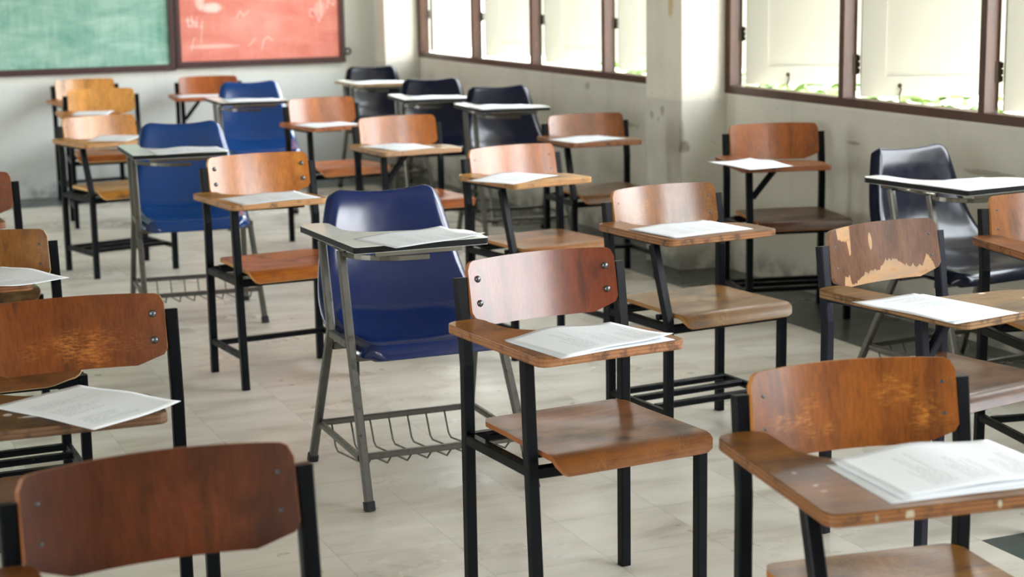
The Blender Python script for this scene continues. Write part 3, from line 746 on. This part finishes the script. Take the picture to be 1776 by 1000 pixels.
def floormat():
    N = NT('vinyl_tile_floor'); X = N.sep(); T = 0.305
    ox, oy = N.math('SUBTRACT', X[0], 2.73), N.math('SUBTRACT', X[1], 3.36)
    gx, gy = N.math('DIVIDE', ox, T), N.math('DIVIDE', oy, T)
    cm = N.t.nodes.new('ShaderNodeCombineXYZ'); N.set(cm.inputs[0], N.math('FLOOR', gx)); N.set(cm.inputs[1], N.math('FLOOR', gy))
    rnd = N.white(cm.outputs[0])
    def seam(g):
        f = N.math('FRACT', g); return N.math('MINIMUM', f, N.math('SUBTRACT', 1.0, f))
    s = N.math('MINIMUM', seam(gx), seam(gy))
    seamf = N.math('SUBTRACT', 1.0, N.sstep(s, 0.002, 0.007))
    off = N.t.nodes.new('ShaderNodeVectorMath'); off.operation = 'MULTIPLY_ADD'
    N.set(off.inputs[0], cm.outputs[0]); off.inputs[1].default_value = (1.7, 3.1, 0); N.set(off.inputs[2], N.tc)
    m1 = N.noise(N.map((2.2, 7, 1), v=off.outputs[0], rot=(0, 0, 0.3)), 1.0, 5.0, 0.6, 0.3)
    m2 = N.noise(N.map((1.1, 1.1, 1)), 1.0, 4.0)
    c = N.ramp(m1, [(0.28, lin((176, 169, 154))), (0.5, lin((208, 203, 190))), (0.74, lin((222, 218, 207)))])
    c = N.mix(N.math('MULTIPLY', rnd, 0.10), c, lin((168, 162, 150)))
    c = N.mix(N.math('MULTIPLY', N.sstep(m2, 0.50, 0.80), 0.16), c, lin((168, 160, 142)))
    wr = N.noise(N.map((5, 42, 1), rot=(0, 0, 0.9)), 1.0, 3.0, 0.65)
    c = N.mix(N.math('MULTIPLY', N.sstep(wr, 0.66, 0.74), 0.4), c, lin((196, 168, 140)))
    # dark tiles: a border along both walls and one odd tile
    band = N.math('MAXIMUM', N.math('GREATER_THAN', X[0], 3.755), N.math('GREATER_THAN', X[1], 11.165))
    one = N.math('MULTIPLY', N.math('MULTIPLY', N.math('GREATER_THAN', ox, 0.0), N.math('LESS_THAN', ox, T)), N.math('MULTIPLY', N.math('LESS_THAN', oy, 0.0), N.math('GREATER_THAN', oy, -T)))
    band = N.math('MAXIMUM', band, one)
    dk = N.ramp(m1, [(0.3, lin((66, 74, 73))), (0.7, lin((94, 102, 98)))])
    c = N.mix(band, c, dk)
    c = N.mix(N.math('MULTIPLY', seamf, 0.30), c, lin((116, 110, 100)))
    N.P(Base_Color=c, Roughness=N.ramp(N.noise(N.map((3, 3, 1)), 1.0, 4.0), [(0.3, 0.24), (0.7, 0.40)]))
    N.p.inputs['Specular IOR Level'].default_value = 0.45
    N.bump(seamf, 0.15, -0.0008)
    return N.m
M_FLOOR = floormat()

# ------------------------------------------------------------------ room shell (in room axes n, t, z)
def rbox(name, lo, hi, mat, parent=None, bev=0.0, kind=None):
    bm = bmesh.new(); box(bm, lo, hi, bev)
    o = link(name, bm, mat, parent, room=(parent is None))
    if kind: o['kind'] = kind
    return o
rbox('floor', (LW - 0.1, FW - 0.1, -0.08), (RD + 0.07, BD + 0.1, 0.0), M_FLOOR, kind='structure')
rbox('ceiling', (LW - 0.9, FW - 0.1, CEIL), (RD + 0.9, BD + 0.1, CEIL + 0.1), M_CEIL, kind='structure')
rbox('wall_back', (LW - 0.1, BD, 0), (RD + 0.07, BD + 0.12, CEIL), M_WALLB, kind='structure')
rbox('wall_front', (LW - 0.1, FW - 0.12, 0), (RD + 0.07, FW, CEIL), M_WALLO, kind='structure')
WIN = [[11.418, 10.429, 9.483, 8.506, 7.531], [7.169, 6.212, 5.277, 4.330, 3.390], [2.920, 1.960, 1.000, 0.030, -0.940]]
def pierced(name, n0, n1, wins, mat, z0=SILL, z1=HEAD):
    bm = bmesh.new()
    box(bm, (n0, FW, 0), (n1, BD, z0)); box(bm, (n0, FW, z1), (n1, BD, CEIL))
    ts = sorted([(min(w), max(w)) for w in wins]); cur = FW
    for a, b in ts:
        if a > cur + 1e-4: box(bm, (n0, cur, z0), (n1, a, z1))
        cur = b
    if cur < BD - 1e-4: box(bm, (n0, cur, z0), (n1, BD, z1))
    o = link(name, bm, mat, None, room=True); o['kind'] = 'structure'; return o
pierced('wall_right', RD, RD + 0.07, WIN, M_WALLR)
LWIN = [[10.9, 9.6], [1.4, 0.4], [-0.2, -3.4]]
pierced('wall_left', LW - 0.10, LW, LWIN, M_WALLO, 0.85, 2.5)
rbox('trim_1', (3.949, 11.418, 0), (RD, BD, CEIL), M_PILLAR, bev=0.006, kind='structure')     # corner column
rbox('trim_2', (3.961, 7.169, 0), (RD, 7.531, CEIL), M_PILLAR, bev=0.006, kind='structure')   # pillar between the windows
rbox('trim_3', (3.961, 2.920, 0), (RD, 3.390, CEIL), M_PILLAR, bev=0.006, kind='structure')
rbox('trim_4', (3.961, -1.300, 0), (RD, -0.940, CEIL), M_PILLAR, bev=0.006, kind='structure')

# ------------------------------------------------------------------ windows with wooden shutters opened outwards
def hinge(parent, x, t, z, h):
    bm = bmesh.new()
    box(bm, (x - 0.012, t - 0.003, z), (x + 0.016, t + 0.003, z + h), 0.001)
    bm2 = bm
    for k in range(3):
        z0 = z + h * (0.04 + 0.32 * k)
        sweep(bm2, [(x + 0.018, t, z0), (x + 0.018, t, z0 + h * 0.27)], rd(0.006, 8), (1, 0, 0))
    return link('hinge', bm, M_HINGE, parent)

def shutter(parent, t, ang, width, z0=0.892, z1=2.30, n0=4.276, hook=None):
    """a framed and panelled leaf, hung at (n0, t), turned outwards"""
    e = empty('shutter'); e.parent = parent; e.location = (n0, t, 0); e.rotation_euler.z = -ang
    bm = bmesh.new(); th = 0.032; sw, rw = 0.105, 0.085
    box(bm, (0, -th / 2, z0), (sw, th / 2, z1), 0.002); box(bm, (width - sw, -th / 2, z0), (width, th / 2, z1), 0.002)
    box(bm, (sw - 0.001, -th / 2, z0), (width - sw + 0.001, th / 2, z0 + rw), 0.002); box(bm, (sw - 0.001, -th / 2, z1 - rw), (width - sw + 0.001, th / 2, z1), 0.002)
    link('shutter_frame', bm, M_SHUT, e)
    bm = bmesh.new(); box(bm, (sw - 0.01, -0.006, z0 + rw - 0.01), (width - sw + 0.01, 0.006, z1 - rw + 0.01)); link('panel', bm, M_SHUT, e)
    if hook:
        bm = bmesh.new()
        pts = [(hook, -th / 2 - 0.004, z0 + 0.05), (hook + 0.004, -th / 2 - 0.010, z0 + 0.028), (hook - 0.002, -th / 2 - 0.006, z0 + 0.005), (hook - 0.004, -th / 2 - 0.03, z0 - 0.03)]
        sweep(bm, pts, rd(0.0035, 6)); link('hook', bm, M_HINGE, e, True)
        dome('hook_plate', (hook, -th / 2, z0 + 0.045), (0, -1, 0), 0.010, 0.004, M_HINGE, e)
    return e

def window(num, ts, angs, widths, hinges):
    bm = bmesh.new(); a, b = ts[-1], ts[0]; n0, n1 = RD - 0.008, RD + 0.060
    box(bm, (n0, a, SILL), (n1, b, SILL + 0.037), 0.002); box(bm, (n0, a, HEAD - 0.045), (n1, b, HEAD), 0.002)
    box(bm, (n0, a, SILL + 0.036), (n1, a + 0.045, HEAD - 0.044), 0.002); box(bm, (n0, b - 0.048, SILL + 0.036), (n1, b, HEAD - 0.044), 0.002)
    w = link('window_%d' % num, bm, M_FRAME, None, room=True); w['kind'] = 'structure'
    for t in ts[1:-1]:
        bm = bmesh.new(); box(bm, (n0, t - 0.036, SILL + 0.036), (n1, t, HEAD - 0.044), 0.002); link('mullion', bm, M_FRAME, w)
    for i in range(len(ts) - 1):
        tj = (ts[i] - 0.048) if i == 0 else ts[i] - 0.036
        if angs is None: continue
        shutter(w, tj - 0.016, angs[i % len(angs)], widths[i % len(widths)], hook=(0.20 if (num, i) == (2, 0) else 0.165 if (num, i) == (2, 1) else None))
        zz, hh = hinges[i % len(hinges)]
        hinge(w, 4.258, tj, zz, hh); hinge(w, 4.258, tj, 2.0, 0.075)
    return w
window(1, WIN[0], [-0.75, 0.30, 0.34, 0.40], [0.78], [(1.12, 0.06)])
window(2, WIN[1], [0.52, 0.50, 0.50, 0.5], [0.80], [(1.096, 0.070), (0.985, 0.085), (1.0, 0.08), (1.0, 0.08)])
window(3, WIN[2], None, [0.80], [(1.0, 0.08)])

# ------------------------------------------------------------------ the two boards
def boardmat(name, dark, light, seed, smear):
    N = NT(name)
    s1 = N.noise(N.map((3.0, 1, 9.0), (seed, 0, seed)), 1.0, 6.0, 0.65, 0.5)
    s2 = N.noise(N.map((26, 1, 4), (seed, 0, 0), (0, 0.5, 0)), 1.0, 4.0, 0.7)
    f = N.math('MULTIPLY_ADD', s2, 0.35, N.math('MULTIPLY', s1, 0.75))
    c = N.ramp(f, [(0.32, lin(dark)), (0.72, lin(light))])
    if smear:
        for cx, cz, rx, rz, al in smear:
            jit = N.math('MULTIPLY', N.math('SUBTRACT', s2, 0.5), 3.0)
            c = N.mix(N.math('MULTIPLY', N.ell(cx, 0, cz, rx, None, rz, 0.9, jit), al), c, lin((244, 226, 214)))
    N.P(Base_Color=c, Roughness=0.6); return N.m
M_GREEN = boardmat('green_chalkboard', (70, 146, 122), (176, 212, 198), 2.0, None)
M_RED = boardmat('red_board', (212, 108, 92), (236, 152, 136), 5.0, [(2.78, 1.225, 0.07, 0.030, 0.9), (2.70, 1.27, 0.03, 0.05, 0.7), (2.78, 0.965, 0.16, 0.012, 0.5), (3.55, 1.20, 0.04, 0.05, 0.35), (3.1, 1.1, 0.18, 0.12, 0.14)])
M_BFRAME = plain('board_frame_paint', (74, 46, 44), 0.5, var=0.4)
M_CHALK = plain('chalk', (246, 232, 222), 0.9)
def board(name, n0, n1, z0, z1, mat, label, cat):
    root = empty(name, tuple(NV * ((n0 + n1) / 2) + DV * (BD - 0.002)) , PSI); c = (n0 + n1) / 2
    root.location.z = 0
    tag(root, label, cat)
    def part(nm, lo, hi, m, bev=0.002):
        bm = bmesh.new(); box(bm, (lo[0] - c, lo[1], lo[2]), (hi[0] - c, hi[1], hi[2]), bev); return link(nm, bm, m, root)
    bm = bmesh.new(); box(bm, (n0 + 0.02, -0.016, z0 + 0.02), (n1 - 0.02, -0.001, z1 - 0.02))
    for v in bm.verts: pass
    o = link('board_panel', bm, mat, root); o.location = (-c, 0, 0)
    fw = 0.042
    part('frame_rail', (n0, -0.034, z0), (n1, -0.001, z0 + fw), M_BFRAME); part('frame_rail', (n0, -0.034, z1 - fw), (n1, -0.001, z1), M_BFRAME)
    part('frame_stile', (n0, -0.032, z0 + fw), (n0 + fw * 0.8, -0.001, z1 - fw), M_BFRAME); part('frame_stile', (n1 - fw * 0.8, -0.032, z0 + fw), (n1, -0.001, z1 - fw), M_BFRAME)
    return root, c, part
g, gc, part = board('chalkboard', -1.45, 2.515, 0.812, 2.05, M_GREEN, 'green chalkboard smeared with chalk dust in a dark wooden frame', 'board')
r, rc, part = board('chalkboard', 2.525, 3.722, 0.824, 2.05, M_RED, 'red writing board with chalk marks next to the green chalkboard', 'board')
def strokes(lines, name, parent, c, wd=0.0045):
    bm = bmesh.new()
    for ln in lines:
        pts = [Vector((p[0] - c, -0.0168, p[1])) for p in ln]
        for a, b in zip(pts, pts[1:]):
            d = (b - a).normalized(); s = Vector((-d.z, 0, d.x)) * wd / 2
            lo = [a - s - d * wd * 0.3, b - s + d * wd * 0.3, b + s + d * wd * 0.3, a + s - d * wd * 0.3]
            v0 = [bm.verts.new(q) for q in lo]; v1 = [bm.verts.new(q + Vector((0, 0.0015, 0))) for q in lo]
            bm.faces.new(v0); bm.faces.new(list(reversed(v1)))
            for k in range(4): bm.faces.new((v0[k], v0[(k + 1) % 4], v1[(k + 1) % 4], v1[k]))
    return link(name, bm, M_CHALK, parent)
def wr(x, z, pts, s=1.0): return [(x + p[0] * s, z + p[1] * s) for p in pts]
X0, Z0 = 2.602, 1.098
strokes([wr(X0, Z0, [(0.012, 0.066), (0.014, 0.010), (0.022, 0.002), (0.030, 0.008)]), wr(X0, Z0, [(0.0, 0.044), (0.030, 0.048)]),
         wr(X0, Z0, [(0.040, 0.072), (0.042, 0.0)]), wr(X0, Z0, [(0.042, 0.028), (0.052, 0.040), (0.060, 0.034), (0.061, 0.0)]),
         wr(X0, Z0, [(0.074, 0.040), (0.074, 0.0)]), wr(X0, Z0, [(0.073, 0.060), (0.076, 0.064)]),
         wr(X0, Z0, [(0.096, 0.002), (0.100, 0.004)])], 'chalk_writing', r, rc, 0.006)
for ln in [wr(2.70, 0.99, [(0, 0), (0.012, 0.15), (0.010, 0.10)]), wr(2.60, 0.94, [(0.03, 0), (0.045, 0.07), (0.06, 0.09)]), wr(3.12, 0.93, [(0, 0), (0.02, 0.07), (0.05, 0.09), (0.08, 0.06)]),
         wr(3.03, 0.96, [(0, 0), (0.03, 0.03), (0.05, 0.05)]), wr(3.50, 1.14, [(0, 0), (-0.03, 0.02), (-0.02, 0.06), (0.01, 0.05), (0.04, -0.03), (0.06, 0.02), (0.05, 0.14)]), wr(3.60, 1.2, [(0, 0), (0.01, 0.06), (0.05, 0.02), (0.06, 0.09)]),
         wr(2.95, 1.15, [(0, 0), (0.03, 0.05), (0.05, 0.01), (0.09, 0.05)])]:
    strokes([ln], 'chalk_mark', r, rc, 0.0035)
bm = bmesh.new()
sweep(bm, [(3.742 - rc + 0.020 * cos(2 * pi * i / 16), -0.02, 0.900 + 0.020 * sin(2 * pi * i / 16)) for i in range(17)], rd(0.006, 8), (0, 1, 0))
link('eye_ring', bm, M_HINGE, r, True)

# ------------------------------------------------------------------ outdoors
M_GROUND = plain('pale_concrete_ground', (214, 210, 196), 0.8, var=0.2)
rbox('ground', (-30, -40, -0.30), (60, 90, -0.10), M_GROUND, kind='structure')
def leafmat():
    N = NT('hedge_leaf')
    n = N.noise(N.map((5, 5, 5)), 1.0, 3.0)
    N.P(Base_Color=N.ramp(n, [(0.3, lin((48, 76, 20))), (0.7, lin((118, 140, 52)))]), Roughness=0.5)
    return N.m
bm = bmesh.new(); rs = random.Random(5)
for k in range(9000):
    t = rs.uniform(2.5, 14.0); n = 6.9 + rs.uniform(-0.5, 0.5); zt = 0.70 + 0.10 * sin(t * 2.1) + 0.06 * sin(t * 7.3)
    z = rs.uniform(-0.05, zt); s = rs.uniform(0.04, 0.075)
    q = Matrix.Rotation(rs.uniform(0, 2 * pi), 3, 'Z') @ Matrix.Rotation(rs.uniform(-1.1, 1.1), 3, 'X')
    P = [q @ Vector(v) * s for v in ((-1, 0, 0), (0, -0.45, 0.1), (1, 0, 0), (0, 0.45, 0.1))]
    bm.faces.new([bm.verts.new(Vector((n, t, z)) + p) for p in P])
o = link('hedge', bm, leafmat(), None, room=True, recalc=False)
tag(o, 'leafy green hedge outside below the window shutters', 'hedge', kind='stuff')
bm = bmesh.new(); box(bm, (9.5, 17.0, -0.1), (16.0, 30.0, 5.0)); 
o = link('neighbouring_building', bm, plain('white_render', (232, 230, 220), 0.8, var=0.1), None, room=True); tag(o, 'pale building outside beyond the far window', 'building')

# ------------------------------------------------------------------ light
W = bpy.data.worlds.new('sky'); SC.world = W; W.use_nodes = True
nt = W.node_tree; nt.nodes.clear()
bg = nt.nodes.new('ShaderNodeBackground'); wo = nt.nodes.new('ShaderNodeOutputWorld')
tcn = nt.nodes.new('ShaderNodeTexCoord'); sp = nt.nodes.new('ShaderNodeSeparateXYZ'); rp = nt.nodes.new('ShaderNodeValToRGB')
nt.links.new(tcn.outputs['Generated'], sp.inputs[0]); nt.links.new(sp.outputs[2], rp.inputs[0])
rp.color_ramp.elements[0].position = 0.0; rp.color_ramp.elements[0].color = (0.97, 0.98, 0.98, 1)
rp.color_ramp.elements[1].position = 0.6; rp.color_ramp.elements[1].color = (0.88, 0.95, 1.0, 1)
nt.links.new(rp.outputs[0], bg.inputs[0]); bg.inputs[1].default_value = 9.0; nt.links.new(bg.outputs[0], wo.inputs[0])
def portal(n, t0, t1, z0, z1, into, front=False):
    L = bpy.data.lights.new('window_portal', 'AREA'); L.shape = 'RECTANGLE'; L.size = abs(t1 - t0); L.size_y = z1 - z0
    L.cycles.is_portal = True
    o = bpy.data.objects.new('window_portal', L); COL.objects.link(o)
    d = (DV if front else NV) * into
    c = (DV * n + NV * ((t0 + t1) / 2)) if front else (NV * n + DV * ((t0 + t1) / 2)); o.location = (c.x, c.y, (z0 + z1) / 2)
    z = -d; x = (NV if front else DV).copy(); y = z.cross(x)
    o.matrix_world = Matrix.Translation(o.location) @ Matrix((x, y, z)).transposed().to_4x4()
for w in WIN: portal(RD + 0.03, w[-1], w[0], SILL, HEAD, -1)
for w in LWIN: portal(LW - 0.05, w[-1], w[0], 0.85, 2.5, 1)

# ------------------------------------------------------------------ camera
F_PX, PITCH, ROLL, HC = 2958.67, 0.185233, -0.0163937, 1.45438
cd = bpy.data.cameras.new('camera'); cam = bpy.data.objects.new('camera', cd); COL.objects.link(cam)
cd.sensor_width = 36.0; cd.sensor_fit = 'HORIZONTAL'; cd.lens = F_PX / 1776 * 36.0
sp_, cp_ = sin(PITCH), cos(PITCH); cr, sr = cos(ROLL), sin(ROLL)
Rv = Vector((1, 0, 0)); Fv = Vector((0, cp_, -sp_)); Uv = Vector((0, sp_, cp_)); Dn = -Uv
R2 = Rv * cr - Dn * sr; D2 = Rv * sr + Dn * cr
cam.matrix_world = Matrix.Translation((0, 0, HC)) @ Matrix((R2, -D2, -Fv)).transposed().to_4x4()
cd.clip_start = 0.05; cd.clip_end = 300
cd.dof.use_dof = True; cd.dof.focus_distance = 4.1; cd.dof.aperture_fstop = 4.6
SC.camera = cam

SC.view_settings.view_transform = 'Standard'; SC.view_settings.look = 'None'
SC.view_settings.exposure = 0.78; SC.view_settings.gamma = 1.0
try: SC.view_settings.use_curve_mapping = False
except Exception: pass
cy = SC.cycles
cy.use_denoising = True
try: cy.denoiser = 'OPENIMAGEDENOISE'
except Exception: pass
cy.max_bounces = 8; cy.diffuse_bounces = 5; cy.glossy_bounces = 4
cy.sample_clamp_indirect = 8.0
